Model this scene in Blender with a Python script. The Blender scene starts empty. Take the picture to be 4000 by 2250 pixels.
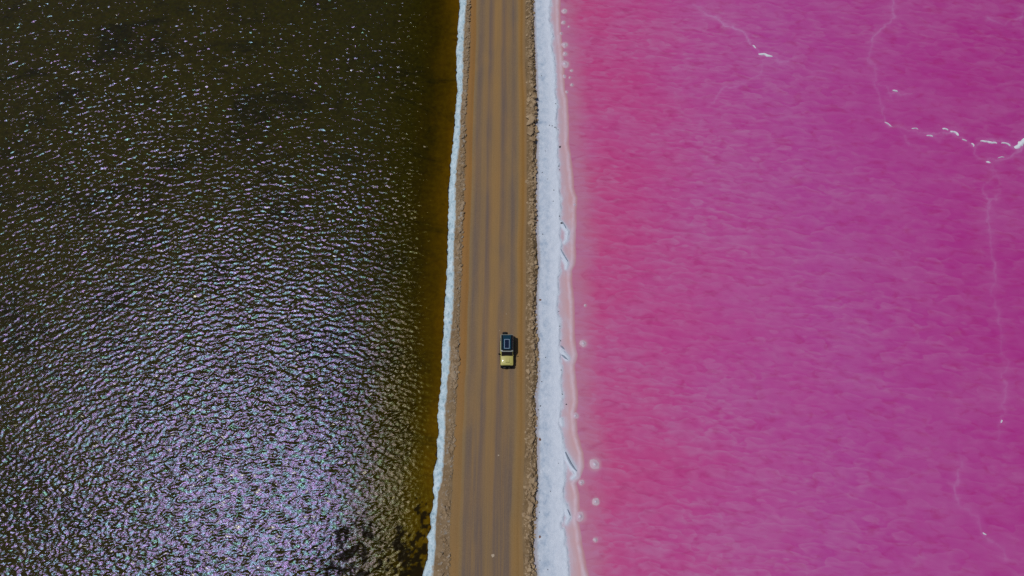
import bpy, bmesh, math, random
import numpy as np
from mathutils import Vector, Matrix

S = bpy.context.scene
C = S.collection
random.seed(7)
RNG = np.random.default_rng(7)

# ------------------------------------------------------------------ camera
H = 92.0                     # drone height above the lakes
TILT = math.radians(18.1)    # tilt from straight down
YAW = math.radians(0.5)
FPX = 2000.0 / 0.75          # focal length in photograph pixels (4000 wide)
cam_data = bpy.data.cameras.new('drone_camera')
cam = bpy.data.objects.new('drone_camera', cam_data)
C.objects.link(cam)
cam.location = (0, 0, H)
cam.rotation_euler = (TILT, 0, YAW)
cam_data.sensor_width = 36.0
cam_data.lens = 24.0
cam_data.clip_start = 0.5
cam_data.clip_end = 20000
S.camera = cam

# ------------------------------------------------------------------ sky and sun
to_sun = Vector((-0.355, -0.005, 1.0)).normalized()
world = bpy.data.worlds.new('World')
S.world = world
world.use_nodes = True
wn = world.node_tree
sky = wn.nodes.new('ShaderNodeTexSky')
sky.sky_type = 'NISHITA'
sky.sun_disc = False
sky.sun_elevation = math.asin(to_sun.z)
sky.sun_rotation = math.atan2(to_sun.x, to_sun.y)
wn.links.new(sky.outputs['Color'], wn.nodes['Background'].inputs['Color'])
wn.nodes['Background'].inputs['Strength'].default_value = 0.05
sun_data = bpy.data.lights.new('sun', 'SUN')
sun_data.energy = 3.0
sun_data.angle = math.radians(0.53)
sun_data.color = (1.0, 0.965, 0.91)
sun = bpy.data.objects.new('sun', sun_data)
C.objects.link(sun)
sun.location = (-40, 0, 140)
sun.rotation_euler = to_sun.to_track_quat('Z', 'Y').to_euler()
S.view_settings.view_transform = 'Standard'
S.view_settings.look = 'None'
S.view_settings.exposure = -0.45
S.view_settings.gamma = 1.0
S.render.engine = 'CYCLES'
S.cycles.use_denoising = False
S.cycles.max_bounces = 5

# ------------------------------------------------------------------ helpers: pixels to ground
_R = Matrix.Rotation(YAW, 3, 'Z') @ Matrix.Rotation(TILT, 3, 'X')


def at(px, py, z=0.0):
    d = _R @ Vector(((px - 2000) / FPX, (1125 - py) / FPX, -1.0))
    t = (z - H) / d.z
    return (d.x * t, d.y * t)


class Curve:
    """A traced line across the place: x as a function of y, in metres."""
    def __init__(self, pts, z):
        w = sorted([at(px, py, z) for px, py in pts], key=lambda p: p[1])
        self.ys = np.array([p[1] for p in w])
        self.xs = np.array([p[0] for p in w])

    def __call__(self, y):
        return np.interp(y, self.ys, self.xs)


# ------------------------------------------------------------------ helpers: noise
def _hash(ix, iy, seed):
    n = (ix.astype(np.int64) * 374761393 + iy.astype(np.int64) * 668265263 + seed * 982451653) & 0xFFFFFFFF
    n = ((n ^ (n >> 13)) * 1274126177) & 0xFFFFFFFF
    n = n ^ (n >> 16)
    return (n & 0xFFFFFF) / float(0xFFFFFF)


def vnoise(x, y, seed=0):
    x = np.asarray(x, float); y = np.asarray(y, float)
    ix = np.floor(x); iy = np.floor(y)
    fx = x - ix; fy = y - iy
    fx = fx * fx * (3 - 2 * fx); fy = fy * fy * (3 - 2 * fy)
    a = _hash(ix, iy, seed); b = _hash(ix + 1, iy, seed)
    c = _hash(ix, iy + 1, seed); d = _hash(ix + 1, iy + 1, seed)
    return (a + (b - a) * fx) * (1 - fy) + (c + (d - c) * fx) * fy


def fbm(x, y, seed=0, octaves=4):
    s = 0; a = 0.5
    for o in range(octaves):
        s = s + a * (vnoise(x * 2 ** o + 17.3 * o, y * 2 ** o - 9.1 * o, seed + o) * 2 - 1)
        a *= 0.5
    return s


def sstep(a, b, x):
    t = np.clip((x - a) / (b - a), 0, 1)
    return t * t * (3 - 2 * t)


def capsule(x, y, p, q, r0, r1=None):
    """signed distance to a rounded stroke from p to q (metres)"""
    r1 = r0 if r1 is None else r1
    dx, dy = q[0] - p[0], q[1] - p[1]
    t = np.clip(((x - p[0]) * dx + (y - p[1]) * dy) / (dx * dx + dy * dy + 1e-9), 0, 1)
    return np.hypot(x - p[0] - t * dx, y - p[1] - t * dy) - (r0 + (r1 - r0) * t)


# ------------------------------------------------------------------ helpers: meshes
def grid_mesh(name, X, Y, Z, mat, attrs=None, parent=None):
    R, K = X.shape
    me = bpy.data.meshes.new(name)
    co = np.stack([X, Y, Z], -1).reshape(-1, 3).astype(np.float32)
    idx = np.arange(R * K).reshape(R, K)
    q = np.stack([idx[:-1, :-1], idx[:-1, 1:], idx[1:, 1:], idx[1:, :-1]], -1).reshape(-1)
    nf = (R - 1) * (K - 1)
    me.vertices.add(R * K)
    me.vertices.foreach_set('co', co.reshape(-1))
    me.loops.add(nf * 4)
    me.loops.foreach_set('vertex_index', q.astype(np.int32))
    me.polygons.add(nf)
    me.polygons.foreach_set('loop_start', np.arange(0, nf * 4, 4, dtype=np.int32))
    me.polygons.foreach_set('use_smooth', np.ones(nf, dtype=bool))
    me.update(calc_edges=True)
    for k, v in (attrs or {}).items():
        a = me.attributes.new(k, 'FLOAT', 'POINT')
        a.data.foreach_set('value', np.ascontiguousarray(v, dtype=np.float32).reshape(-1))
    me.materials.append(mat)
    o = bpy.data.objects.new(name, me)
    C.objects.link(o)
    o.parent = parent
    return o


def structure(o):
    o['kind'] = 'structure'
    return o


def tag(o, label, cat, group=None):
    o['label'] = label
    o['category'] = cat
    if group:
        o['group'] = group
    return o


# ------------------------------------------------------------------ helpers: shader nodes
class NT:
    def __init__(self, name):
        self.m = bpy.data.materials.new(name)
        self.m.use_nodes = True
        self.t = self.m.node_tree
        self.b = self.t.nodes['Principled BSDF']

    def n(self, kind, **inputs):
        nd = self.t.nodes.new(kind)
        for k, v in inputs.items():
            self.put(nd, k, v)
        return nd

    def put(self, nd, key, v):
        if isinstance(key, str) and key not in nd.inputs:
            key = key.replace('_', ' ')
        s = nd.inputs[key]
        if isinstance(v, bpy.types.NodeSocket):
            self.t.links.new(v, s)
        else:
            s.default_value = v

    def attr(self, name):
        a = self.n('ShaderNodeAttribute')
        a.attribute_name = name
        return a.outputs['Fac']

    def pos(self):
        return self.n('ShaderNodeNewGeometry').outputs['Position']

    def math(self, op, a, b=0.0, c=0.0, clamp=False):
        nd = self.n('ShaderNodeMath')
        nd.operation = op
        nd.use_clamp = clamp
        for i, v in enumerate((a, b, c)):
            self.put(nd, i, v)
        return nd.outputs[0]

    def scale(self, vec, s):
        nd = self.n('ShaderNodeVectorMath')
        nd.operation = 'MULTIPLY'
        self.put(nd, 0, vec)
        self.put(nd, 1, s)
        return nd.outputs[0]

    def vadd(self, a, b):
        nd = self.n('ShaderNodeVectorMath')
        nd.operation = 'ADD'
        self.put(nd, 0, a)
        self.put(nd, 1, b)
        return nd.outputs[0]

    def noise(self, vec, scale, detail=3.0, rough=0.55, dist=0.0, col=False):
        nd = self.n('ShaderNodeTexNoise', Vector=vec, Scale=scale, Detail=detail, Roughness=rough, Distortion=dist)
        return nd.outputs['Color' if col else 'Fac']

    def voro(self, vec, scale, feature='F1', smooth=0.5):
        nd = self.n('ShaderNodeTexVoronoi', Vector=vec, Scale=scale)
        nd.feature = feature
        if feature == 'SMOOTH_F1':
            nd.inputs['Smoothness'].default_value = smooth
        return nd.outputs['Distance']

    def ramp(self, fac, stops, interp='LINEAR'):
        nd = self.n('ShaderNodeValToRGB', Fac=fac)
        r = nd.color_ramp
        r.interpolation = interp
        while len(r.elements) < len(stops):
            r.elements.new(0.5)
        for e, (p, c) in zip(r.elements, stops):
            e.position = p
            e.color = (c, c, c, 1) if isinstance(c, (int, float)) else (*c, 1)
        return nd.outputs['Color']

    def remap(self, v, a, b, c=0.0, d=1.0, smooth=True):
        nd = self.n('ShaderNodeMapRange')
        nd.interpolation_type = 'SMOOTHSTEP' if smooth else 'LINEAR'
        for i, s in enumerate((v, a, b, c, d)):
            self.put(nd, i, s)
        return nd.outputs[0]

    def mix(self, f, a, b, blend='MIX'):
        nd = self.n('ShaderNodeMix')
        nd.data_type = 'RGBA'
        nd.blend_type = blend
        self.put(nd, 0, f)
        for i, v in ((6, a), (7, b)):
            if isinstance(v, tuple):
                v = (*v[:3], 1)
            self.put(nd, i, v)
        return nd.outputs[2]

    def bump(self, h, strength=0.5, dist=0.1, normal=None):
        nd = self.n('ShaderNodeBump', Height=h, Strength=strength, Distance=dist)
        if normal is not None:
            self.put(nd, 'Normal', normal)
        return nd.outputs[0]

    def out(self, **kw):
        for k, v in kw.items():
            if isinstance(v, tuple) and len(v) == 3:
                v = (*v, 1)
            self.put(self.b, k, v)
        return self.m


def mat_plain(name, col, rough=0.5, spec=0.5, metal=0.0, vary=0.12, coat=0.0):
    t = NT(name)
    p = t.n('ShaderNodeTexCoord').outputs['Object']
    f = t.noise(p, 6.0, 4.0)
    dark = tuple(c * (1 - vary) for c in col)
    lite = tuple(min(1, c * (1 + vary)) for c in col)
    return t.out(Base_Color=t.mix(f, dark, lite), Roughness=rough, Specular_IOR_Level=spec,
                 Metallic=metal, Coat_Weight=coat, Coat_Roughness=0.08)


# ------------------------------------------------------------------ materials of the setting
def mat_dark_lake():
    t = NT('dark_lake_water')
    p = t.pos()
    d = t.attr('depth')          # metres from the shore
    mat = t.attr('mat')          # algae mats breaking the surface
    wob = t.noise(t.scale(p, (0.25, 0.10, 0.0)), 1.0, 4.0)
    dd = t.math('ADD', d, t.math('MULTIPLY', t.math('SUBTRACT', wob, 0.5), 5.0))
    shallow = t.ramp(t.math('DIVIDE', dd, 40.0), [
        (0.0, (0.125, 0.060, 0.0006)), (0.04, (0.075, 0.040, 0.0004)), (0.10, (0.030, 0.0185, 0.0002)), (0.16, (0.0260, 0.0200, 0.0)),
        (0.35, (0.0290, 0.0255, 0.0)), (1.0, (0.0340, 0.0285, 0.0))])
    weed = t.noise(t.vadd(t.scale(p, (0.07, 0.13, 0.0)), (3.1, 0.4, 0.0)), 1.0, 8.0, 0.68, 0.8)
    weed = t.remap(weed, 0.50, 0.64)
    c = t.mix(t.math('MULTIPLY', weed, 0.55), shallow, (0.0035, 0.0042, 0.0018))
    tone = t.noise(p, 1.3, 4.0, 0.7)
    c = t.mix(t.remap(tone, 0.3, 0.75), t.mix(0.35, c, (0.004, 0.003, 0.001)), t.mix(0.15, c, (0.055, 0.050, 0.001)))
    c = t.mix(t.math('MULTIPLY', mat, 0.9), c, (0.008, 0.006, 0.004))
    tn = t.noise(t.scale(p, (0.9, 1.6, 0.0)), 1.0, 2.0, 0.6)
    tint = t.ramp(tn, [(0.30, (0.32, 0.85, 0.75)), (0.41, (0.30, 0.55, 1.0)), (0.49, (0.40, 0.45, 1.0)), (0.56, (0.54, 0.30, 1.0)), (0.63, (0.40, 0.47, 1.0)), (0.72, (1.0, 0.95, 0.9))])  # blue and violet of the glints put into the gloss colour
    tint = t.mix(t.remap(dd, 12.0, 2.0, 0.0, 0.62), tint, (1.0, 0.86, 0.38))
    rp = t.noise(t.scale(p, (4.0, 6.5, 1.0)), 1.0, 3.0, 0.65)
    nrm = t.bump(rp, t.remap(d, 0.5, 6.0, 0.16, 0.52), 0.05)
    dif = t.n('ShaderNodeBsdfDiffuse', Color=c)
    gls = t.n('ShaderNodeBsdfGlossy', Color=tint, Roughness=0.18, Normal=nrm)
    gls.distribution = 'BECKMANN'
    # wider second gloss lobe: the gold of dim glints is put into its colour
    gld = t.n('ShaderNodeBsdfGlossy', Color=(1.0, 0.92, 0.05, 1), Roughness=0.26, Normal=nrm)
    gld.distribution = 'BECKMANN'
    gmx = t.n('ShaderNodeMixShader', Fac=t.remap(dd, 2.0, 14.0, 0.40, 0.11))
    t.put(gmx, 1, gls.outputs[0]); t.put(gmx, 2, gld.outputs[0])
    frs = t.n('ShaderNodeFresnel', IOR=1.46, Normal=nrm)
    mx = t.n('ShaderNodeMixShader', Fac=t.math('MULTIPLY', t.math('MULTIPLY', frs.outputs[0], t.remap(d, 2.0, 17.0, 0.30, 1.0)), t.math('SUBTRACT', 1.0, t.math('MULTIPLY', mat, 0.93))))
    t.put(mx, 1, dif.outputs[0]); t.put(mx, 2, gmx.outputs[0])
    t.t.links.new(mx.outputs[0], t.t.nodes['Material Output'].inputs['Surface'])
    t.t.nodes.remove(t.b)
    return t.m


def mat_pink_lake():
    t = NT('pink_lake_brine')
    p = t.pos()
    d = t.attr('depth')
    ridge = t.attr('ridge')
    halo = t.attr('halo')
    big = t.noise(t.scale(p, (0.035, 0.05, 0.0)), 1.0, 4.0, 0.55)
    dd = t.math('ADD', t.math('DIVIDE', d, 80.0), t.math('MULTIPLY', t.math('SUBTRACT', big, 0.5), 0.32))
    dn = t.math('ADD', dd, 0.0)
    base = t.ramp(dn, [
        (0.0, (0.57, 0.066, 0.235)), (0.10, (0.555, 0.057, 0.260)), (0.25, (0.515, 0.062, 0.310)),
        (0.45, (0.475, 0.060, 0.325)), (0.75, (0.445, 0.035, 0.275)), (1.0, (0.410, 0.025, 0.255))])
    # pale salty shallows beside the shore
    edge = t.math('ADD', d, t.math('MULTIPLY', t.math('SUBTRACT', t.noise(t.scale(p, (0.2, 0.35, 0)), 1.0, 4.0), 0.5), 3.4))
    shallow = t.remap(edge, 0.1, 4.6, 1.0, 0.0)
    base = t.mix(t.math('MULTIPLY', shallow, 0.75), base, (0.50, 0.225, 0.33))
    # ripple scallops: soft bands with a crisp upper edge
    rot = t.n('ShaderNodeMapping', Vector=p)
    rot.inputs['Rotation'].default_value = (0, 0, math.radians(5))
    pr = rot.outputs[0]
    py = t.n('ShaderNodeSeparateXYZ', Vector=pr).outputs[1]
    n3 = t.noise(t.scale(pr, (0.40, 0.9, 0.0)), 1.0, 5.0, 0.55, 0.8)

    def scallop(freq, vs, amp, off, soft):
        q = t.vadd(t.scale(pr, (0.33, 0.80, 0.0)), off)
        w = t.scale(t.vadd(t.noise(t.scale(q, (1.1, 1.1, 0)), 1.0, 2.0, 0.55, col=True), (-0.5, -0.5, -0.5)), (0.55, 0.55, 0.0))
        v = t.voro(t.vadd(q, w), vs)
        ph = t.math('ADD', t.math('MULTIPLY', py, freq), t.math('MULTIPLY', v, amp))
        ph = t.math('ADD', ph, t.math('MULTIPLY', t.noise(t.scale(q, (0.35, 0.30, 0)), 1.0, 3.0), 3.2))
        fr = t.math('POWER', t.math('FRACT', ph), soft)
        lim = t.remap(t.math('FRACT', ph), 0.86, 1.0, 1.0, 0.0)
        keep = t.remap(t.noise(t.scale(q, (0.9, 1.0, 0)), 1.0, 2.0), 0.28, 0.58, 0.12, 1.0)
        return t.math('MULTIPLY', t.math('MULTIPLY', fr, lim), keep)
    s1 = scallop(0.46, 0.95, 1.15, (0, 0, 0), 1.6)
    s2 = scallop(0.80, 1.6, 0.9, (7.3, 3.1, 0), 1.5)
    s3 = scallop(0.22, 0.48, 1.1, (2.3, 9.1, 0), 1.6)
    patch = t.remap(t.noise(t.scale(p, (0.04, 0.06, 0.0)), 1.0, 3.0), 0.32, 0.62, 0.55, 1.0)
    near = t.remap(d, 5.0, 70.0, 1.0, 0.5)
    amt = t.math('MULTIPLY', patch, near)
    net = t.math('ADD', t.math('ADD', t.math('MULTIPLY', s1, 0.62), t.math('MULTIPLY', s2, t.remap(d, 15.0, 55.0, 0.55, 0.1))), t.math('MULTIPLY', s3, t.remap(d, 15.0, 60.0, 0.15, 0.55)))
    net = t.math('MULTIPLY', t.math('ADD', net, t.math('MULTIPLY', t.remap(n3, 0.4, 0.72), 0.12)), amt)
    c = t.mix(t.math('MULTIPLY', net, 0.62, clamp=True), base, (0.53, 0.24, 0.44))
    cloud = t.noise(t.scale(p, (0.10, 0.16, 0.0)), 1.0, 4.0, 0.6, 0.4)
    c = t.mix(t.remap(cloud, 0.42, 0.68, 0.0, 0.22), c, (0.50, 0.165, 0.40))
    dk = t.math('MULTIPLY', t.remap(n3, 0.5, 0.25), 0.35)
    c = t.mix(dk, c, (0.40, 0.016, 0.150))
    # submerged salt ridges and mounds
    c = t.mix(ridge, c, (0.58, 0.36, 0.62))
    c = t.mix(halo, c, (0.56, 0.34, 0.43))
    bh = t.noise(t.scale(p, (0.7, 2.0, 0.0)), 1.0, 4.0, 0.6)
    return t.out(Base_Color=c, Roughness=0.32, IOR=1.33, Specular_IOR_Level=0.4, Normal=t.bump(bh, 0.25, 0.08))


def mat_salt_shore():
    t = NT('salt_shore_crust')
    p = t.pos()
    sd = t.attr('sd')            # metres past the edge of the dry crust
    md = t.attr('md')            # metres past the brine margin
    u = t.attr('u')              # 0 at the berm, 1 at the edge of the crust
    n1 = t.noise(p, 1.1, 6.0, 0.65)
    n2 = t.noise(p, 5.0, 5.0, 0.7)
    st = t.noise(t.scale(p, (2.2, 0.12, 0.0)), 1.0, 4.0, 0.6)
    dry = t.ramp(n1, [(0.30, (0.36, 0.46, 0.61)), (0.45, (0.56, 0.645, 0.78)), (0.66, (0.70, 0.77, 0.89))])
    dry = t.mix(t.remap(u, 0.35, 0.75, 0.0, 0.75), dry, (0.77, 0.83, 0.95))
    dry = t.mix(t.math('MULTIPLY', t.remap(n2, 0.5, 0.28), t.remap(u, 0.3, 0.8, 0.5, 0.15)), dry, (0.28, 0.38, 0.53))
    dry = t.mix(t.math('MULTIPLY', t.remap(st, 0.52, 0.72), 0.35), dry, (0.68, 0.72, 0.86))
    gr = t.noise(p, 14.0, 3.0, 0.7)
    dry = t.mix(t.remap(gr, 0.35, 0.7, 0.30, 0.0), dry, (0.34, 0.42, 0.56))
    fringe = t.math('MULTIPLY', t.remap(t.math('ADD', u, t.math('MULTIPLY', t.math('SUBTRACT', n2, 0.5), 0.25)), 0.16, 0.02), 0.65)
    dry = t.mix(fringe, dry, (0.34, 0.29, 0.27))
    pit = t.voro(p, 2.3)
    grime = t.math('MULTIPLY', t.remap(u, 0.75, 0.05), t.math('MULTIPLY', t.remap(n1, 0.46, 0.62), t.remap(pit, 0.12, 0.04)))
    dry = t.mix(grime, dry, (0.12, 0.15, 0.22))
    dry = t.mix(t.math('MULTIPLY', t.remap(u, 0.13, 0.0), 0.45), dry, (0.42, 0.40, 0.50))  # bluish strip of berm shade painted into the salt at its foot
    # wet pink band
    wb = t.math('ADD', sd, t.math('MULTIPLY', t.math('SUBTRACT', n1, 0.5), 0.5))
    wet = t.ramp(t.math('DIVIDE', wb, 2.6), [(0.0, (0.53, 0.46, 0.58)), (0.22, (0.57, 0.40, 0.47)), (0.5, (0.60, 0.36, 0.40)),
                                            (1.0, (0.57, 0.30, 0.345))])
    wet = t.mix(t.math('MULTIPLY', t.remap(t.noise(t.scale(p, (1.2, 0.3, 0)), 1.0, 4.0), 0.5, 0.7), 0.55), wet, (0.60, 0.50, 0.61))
    c = t.mix(t.remap(t.math('ADD', sd, t.math('MULTIPLY', t.math('SUBTRACT', n2, 0.5), 0.5)), -0.12, 0.34), dry, wet)
    # broken, grey lip of the crust
    lip = t.math('MULTIPLY', t.remap(t.math('ABSOLUTE', t.math('ADD', sd, 0.03)), 0.10, 0.02), t.remap(t.noise(p, 0.9, 3.0), 0.50, 0.62))
    c = t.mix(t.math('MULTIPLY', lip, 0.40), c, (0.24, 0.26, 0.38))
    # pale rim where the brine begins
    rim = t.remap(t.math('ABSOLUTE', t.math('ADD', md, 0.15)), 0.45, 0.0)
    c = t.mix(t.math('MULTIPLY', rim, t.remap(n1, 0.3, 0.65, 0.25, 0.75)), c, (0.66, 0.52, 0.63))
    c = t.mix(t.remap(md, -0.05, 0.7), c, (0.50, 0.20, 0.28))
    rough = t.remap(sd, -0.1, 0.3, 0.85, 0.5)
    h = t.math('ADD', t.math('MULTIPLY', n2, 0.7), n1)
    return t.out(Base_Color=c, Roughness=rough, Specular_IOR_Level=0.25, Normal=t.bump(h, t.remap(sd, -0.2, 0.3, 0.55, 0.05), 0.12))


def mat_salt_bank():
    t = NT('salt_bank_crust')
    p = t.pos()
    sd = t.attr('sd')            # metres inland of the waterline
    u = t.attr('u')              # 0 at the water, 1 at the rubble
    n1 = t.noise(p, 1.6, 6.0, 0.65)
    n2 = t.noise(p, 6.0, 4.0, 0.7)
    c = t.ramp(n1, [(0.32, (0.30, 0.43, 0.52)), (0.45, (0.50, 0.66, 0.76)), (0.64, (0.68, 0.82, 0.92))])
    c = t.mix(t.math('MULTIPLY', t.remap(n2, 0.48, 0.30), 0.5), c, (0.20, 0.30, 0.36))
    br = t.math('ADD', u, t.math('MULTIPLY', t.math('SUBTRACT', n1, 0.5), 0.9))
    earth = t.mix(n2, (0.26, 0.19, 0.115), (0.36, 0.28, 0.19))
    c = t.mix(t.math('MULTIPLY', t.remap(br, 0.72, 1.05), t.remap(n2, 0.2, 0.6, 0.5, 1.0)), c, earth)
    w = t.math('ADD', sd, t.math('MULTIPLY', t.math('SUBTRACT', n2, 0.5), 0.12))
    c = t.mix(t.remap(w, 0.02, -0.03), c, (0.022, 0.013, 0.004))
    h = t.math('ADD', n1, t.math('MULTIPLY', n2, 0.7))
    return t.out(Base_Color=c, Roughness=0.85, Specular_IOR_Level=0.2, Normal=t.bump(h, 0.8, 0.14))


def mat_road():
    t = NT('graded_dirt_road')
    p = t.pos()
    u = t.attr('u')
    g1 = t.noise(t.scale(p, (0.9, 0.035, 0.0)), 1.0, 3.0, 0.5)
    g2 = t.noise(t.scale(p, (5.0, 0.09, 0.0)), 1.0, 4.0, 0.55)
    uu = t.math('ADD', u, t.math('MULTIPLY', t.math('SUBTRACT', t.noise(t.scale(p, (0.25, 0.04, 0)), 1.0, 3.0), 0.5), 0.07))
    tan = (0.265, 0.172, 0.080)
    org = (0.300, 0.150, 0.038)
    base = t.ramp(uu, [(0.0, (0.275, 0.160, 0.066)), (0.04, (0.32, 0.150, 0.036)), (0.085, (0.29, 0.132, 0.024)), (0.115, (0.28, 0.132, 0.026)),
                       (0.13, (0.245, 0.165, 0.082)), (0.5, (0.320, 0.186, 0.064)), (0.86, (0.245, 0.165, 0.085)),
                       (0.885, (0.32, 0.182, 0.058)), (0.925, (0.30, 0.152, 0.030)), (0.945, (0.27, 0.126, 0.018)), (0.965, (0.30, 0.168, 0.056)),
                       (1.0, (0.27, 0.170, 0.085))])
    yy = t.n('ShaderNodeSeparateXYZ', Vector=p).outputs[1]
    worn = t.remap(yy, 22.0, 1.0, 0.0, 1.0)      # the more worn length of the road
    base = t.mix(t.math('MULTIPLY', worn, 0.65), base, (0.262, 0.168, 0.070))
    blot = t.noise(t.scale(p, (0.45, 0.13, 0.0)), 1.0, 5.0, 0.6, 0.5)
    base = t.mix(t.remap(blot, 0.35, 0.7), t.mix(0.22, base, (0.19, 0.135, 0.085)), t.mix(0.25, base, (0.34, 0.19, 0.07)))
    tr = t.ramp(uu, [(0.13, 0.0), (0.205, 0.80), (0.235, 0.72), (0.30, 0.25), (0.335, 0.28), (0.38, 0.95), (0.405, 0.8), (0.47, 0.12),
                     (0.545, 0.12), (0.61, 0.90), (0.64, 0.75), (0.70, 0.28), (0.735, 0.3), (0.78, 0.75), (0.805, 0.6), (0.865, 0.0)], 'EASE')
    slow = t.remap(t.noise(t.scale(p, (0.5, 0.045, 0.0)), 1.0, 3.0), 0.28, 0.55, 0.40, 1.0)
    body = t.ramp(uu, [(0.13, 0.0), (0.19, 0.85), (0.42, 0.9), (0.47, 0.35), (0.58, 0.4), (0.64, 0.85), (0.82, 0.9), (0.86, 0.0)], 'EASE')
    tr = t.math('MULTIPLY', tr, slow)
    tr = t.math('MAXIMUM', tr, t.math('MULTIPLY', worn, t.math('MULTIPLY', body, t.remap(g2, 0.3, 0.6, 0.5, 0.95))))
    tr = t.math('MULTIPLY', tr, t.math('MULTIPLY', t.remap(g2, 0.25, 0.6, 0.7, 1.0), t.remap(blot, 0.3, 0.6, 1.0, 0.82)))
    c = t.mix(t.math('MULTIPLY', tr, 0.78), base, (0.078, 0.071, 0.104))
    c = t.mix(t.math('MULTIPLY', t.remap(g2, 0.5, 0.75), 0.28), c, (0.20, 0.125, 0.055))
    c = t.mix(t.math('MULTIPLY', t.remap(g1, 0.5, 0.7), 0.3), c, (0.30, 0.165, 0.06))
    f = t.noise(p, 9.0, 4.0, 0.75)
    c = t.mix(t.remap(f, 0.3, 0.7), t.mix(0.12, c, (0.06, 0.04, 0.02)), t.mix(0.10, c, (0.5, 0.38, 0.24)))
    h = t.math('ADD', t.math('MULTIPLY', f, 0.35), t.math('MULTIPLY', g2, 1.0))
    return t.out(Base_Color=c, Roughness=0.9, Specular_IOR_Level=0.15, Normal=t.bump(h, 0.35, 0.05))


def mat_earth(name, a, b, salt=0.0):
    t = NT(name)
    p = t.pos()
    n1 = t.noise(p, 0.8, 4.0, 0.6)
    n2 = t.noise(p, 5.0, 5.0, 0.7)
    c = t.mix(t.remap(n1, 0.3, 0.7), a, b)
    c = t.mix(t.math('MULTIPLY', t.remap(n2, 0.5, 0.25), 0.4), c, tuple(v * 0.55 for v in a))
    if salt:
        s = t.remap(t.noise(p, 1.7, 4.0), 0.55, 0.72)
        c = t.mix(t.math('MULTIPLY', s, salt), c, (0.40, 0.46, 0.50))
    return t.out(Base_Color=c, Roughness=0.92, Specular_IOR_Level=0.12, Normal=t.bump(n2, 0.6, 0.06))


M_DARK = mat_dark_lake()
M_PINK = mat_pink_lake()
M_SHORE = mat_salt_shore()
M_BANK = mat_salt_bank()
M_ROAD = mat_road()
M_BERM_R = mat_earth('berm_earth', (0.17, 0.112, 0.058), (0.26, 0.18, 0.10))  # darker than the clods: shade of the gaps between them put into the colour
M_BERM_L = mat_earth('rubble_earth', (0.20, 0.135, 0.075), (0.28, 0.20, 0.12), 0.35)  # likewise darkened for the shade between the verge clods

# ------------------------------------------------------------------ traced lines of the causeway (photograph pixels)
L_SHORE = Curve([(1795, 0), (1793, 58), (1785.5, 155), (1785, 270), (1785.5, 348), (1781.6, 386), (1778, 464), (1770, 560), (1764, 606),
                 (1759, 676), (1754.6, 734), (1752.7, 792), (1752, 869), (1752.7, 927), (1750, 985), (1747, 1024), (1747, 1090), (1743.5, 1120),
                 (1739.6, 1167), (1735.7, 1210), (1738, 1238), (1730.6, 1277), (1735.7, 1309), (1729.8, 1356), (1725.9, 1435), (1722, 1494),
                 (1716, 1553), (1712, 1604), (1710, 1643), (1709, 1690), (1706, 1729), (1710, 1767), (1708, 1798), (1693, 1841), (1691, 1883),
                 (1695, 1930), (1689, 1980), (1679, 2018), (1683, 2061), (1668, 2096), (1673, 2146), (1662, 2204), (1652, 2250)], 0.0)
L_SALT = Curve([(1824, 0), (1812.6, 155), (1810.6, 270), (1808, 350), (1801, 444), (1797, 560), (1785, 657), (1781.6, 734), (1781.6, 869),
                (1774, 947), (1775, 1120), (1773, 1199), (1765, 1277), (1759, 1336), (1761, 1395), (1757, 1454), (1747.5, 1494), (1749, 1533),
                (1741.6, 1592), (1740, 1690), (1737, 1767), (1733, 1825), (1727.5, 1883), (1714, 1922), (1710, 1980), (1704, 2038), (1702, 2096),
                (1703.6, 2134), (1696.6, 2192), (1693, 2250)], 0.5)
L_ROAD = Curve([(1836, 0), (1834, 155), (1830, 270), (1822, 386), (1818, 464), (1815, 560), (1814, 676), (1810, 792), (1803, 946), (1800, 1120),
                (1795, 1218), (1793, 1336), (1791, 1435), (1783, 1513), (1781, 1612), (1774, 1690), (1770, 1806), (1766, 1922), (1758, 2038),
                (1756, 2154), (1754, 2250)], 0.58)
R_ROAD = Curve([(2052, 0), (2052, 270), (2058, 386), (2057, 560), (2058, 831), (2054, 985), (2055, 1120), (2052, 1316), (2052, 1513), (2053, 1690),
                (2044, 1883), (2040, 2038), (2044, 2250)], 0.58)
R_BERM = Curve([(2085, 0), (2089, 174), (2093, 251), (2095, 309), (2098, 367), (2095, 464), (2097, 560), (2096, 753), (2095, 908), (2102, 1004),
                (2096, 1120), (2095, 1238), (2099, 1336), (2101, 1474), (2092, 1553), (2097, 1623), (2095, 1690), (2098, 1709), (2098, 1806),
                (2095, 1902), (2091, 2038), (2086, 2134), (2093, 2250)], 0.2)
R_CRUST = Curve([(2151, 0), (2153, 97), (2160, 174), (2168, 270), (2170, 340), (2176, 386), (2180, 464), (2180, 560), (2184, 657), (2187, 734),
                 (2187, 811), (2189, 869), (2190, 920), (2190, 1000), (2185, 1120), (2182, 1218), (2190, 1277), (2188, 1336), (2192, 1427),
                 (2196, 1474), (2198, 1533), (2194, 1592), (2190, 1651), (2198, 1690), (2203, 1748), (2205, 1800), (2203, 1864), (2199, 1902),
                 (2207, 1960), (2208, 2000), (2197, 2045), (2207, 2076), (2214, 2134), (2222, 2192), (2226, 2250)], 0.1)
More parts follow.
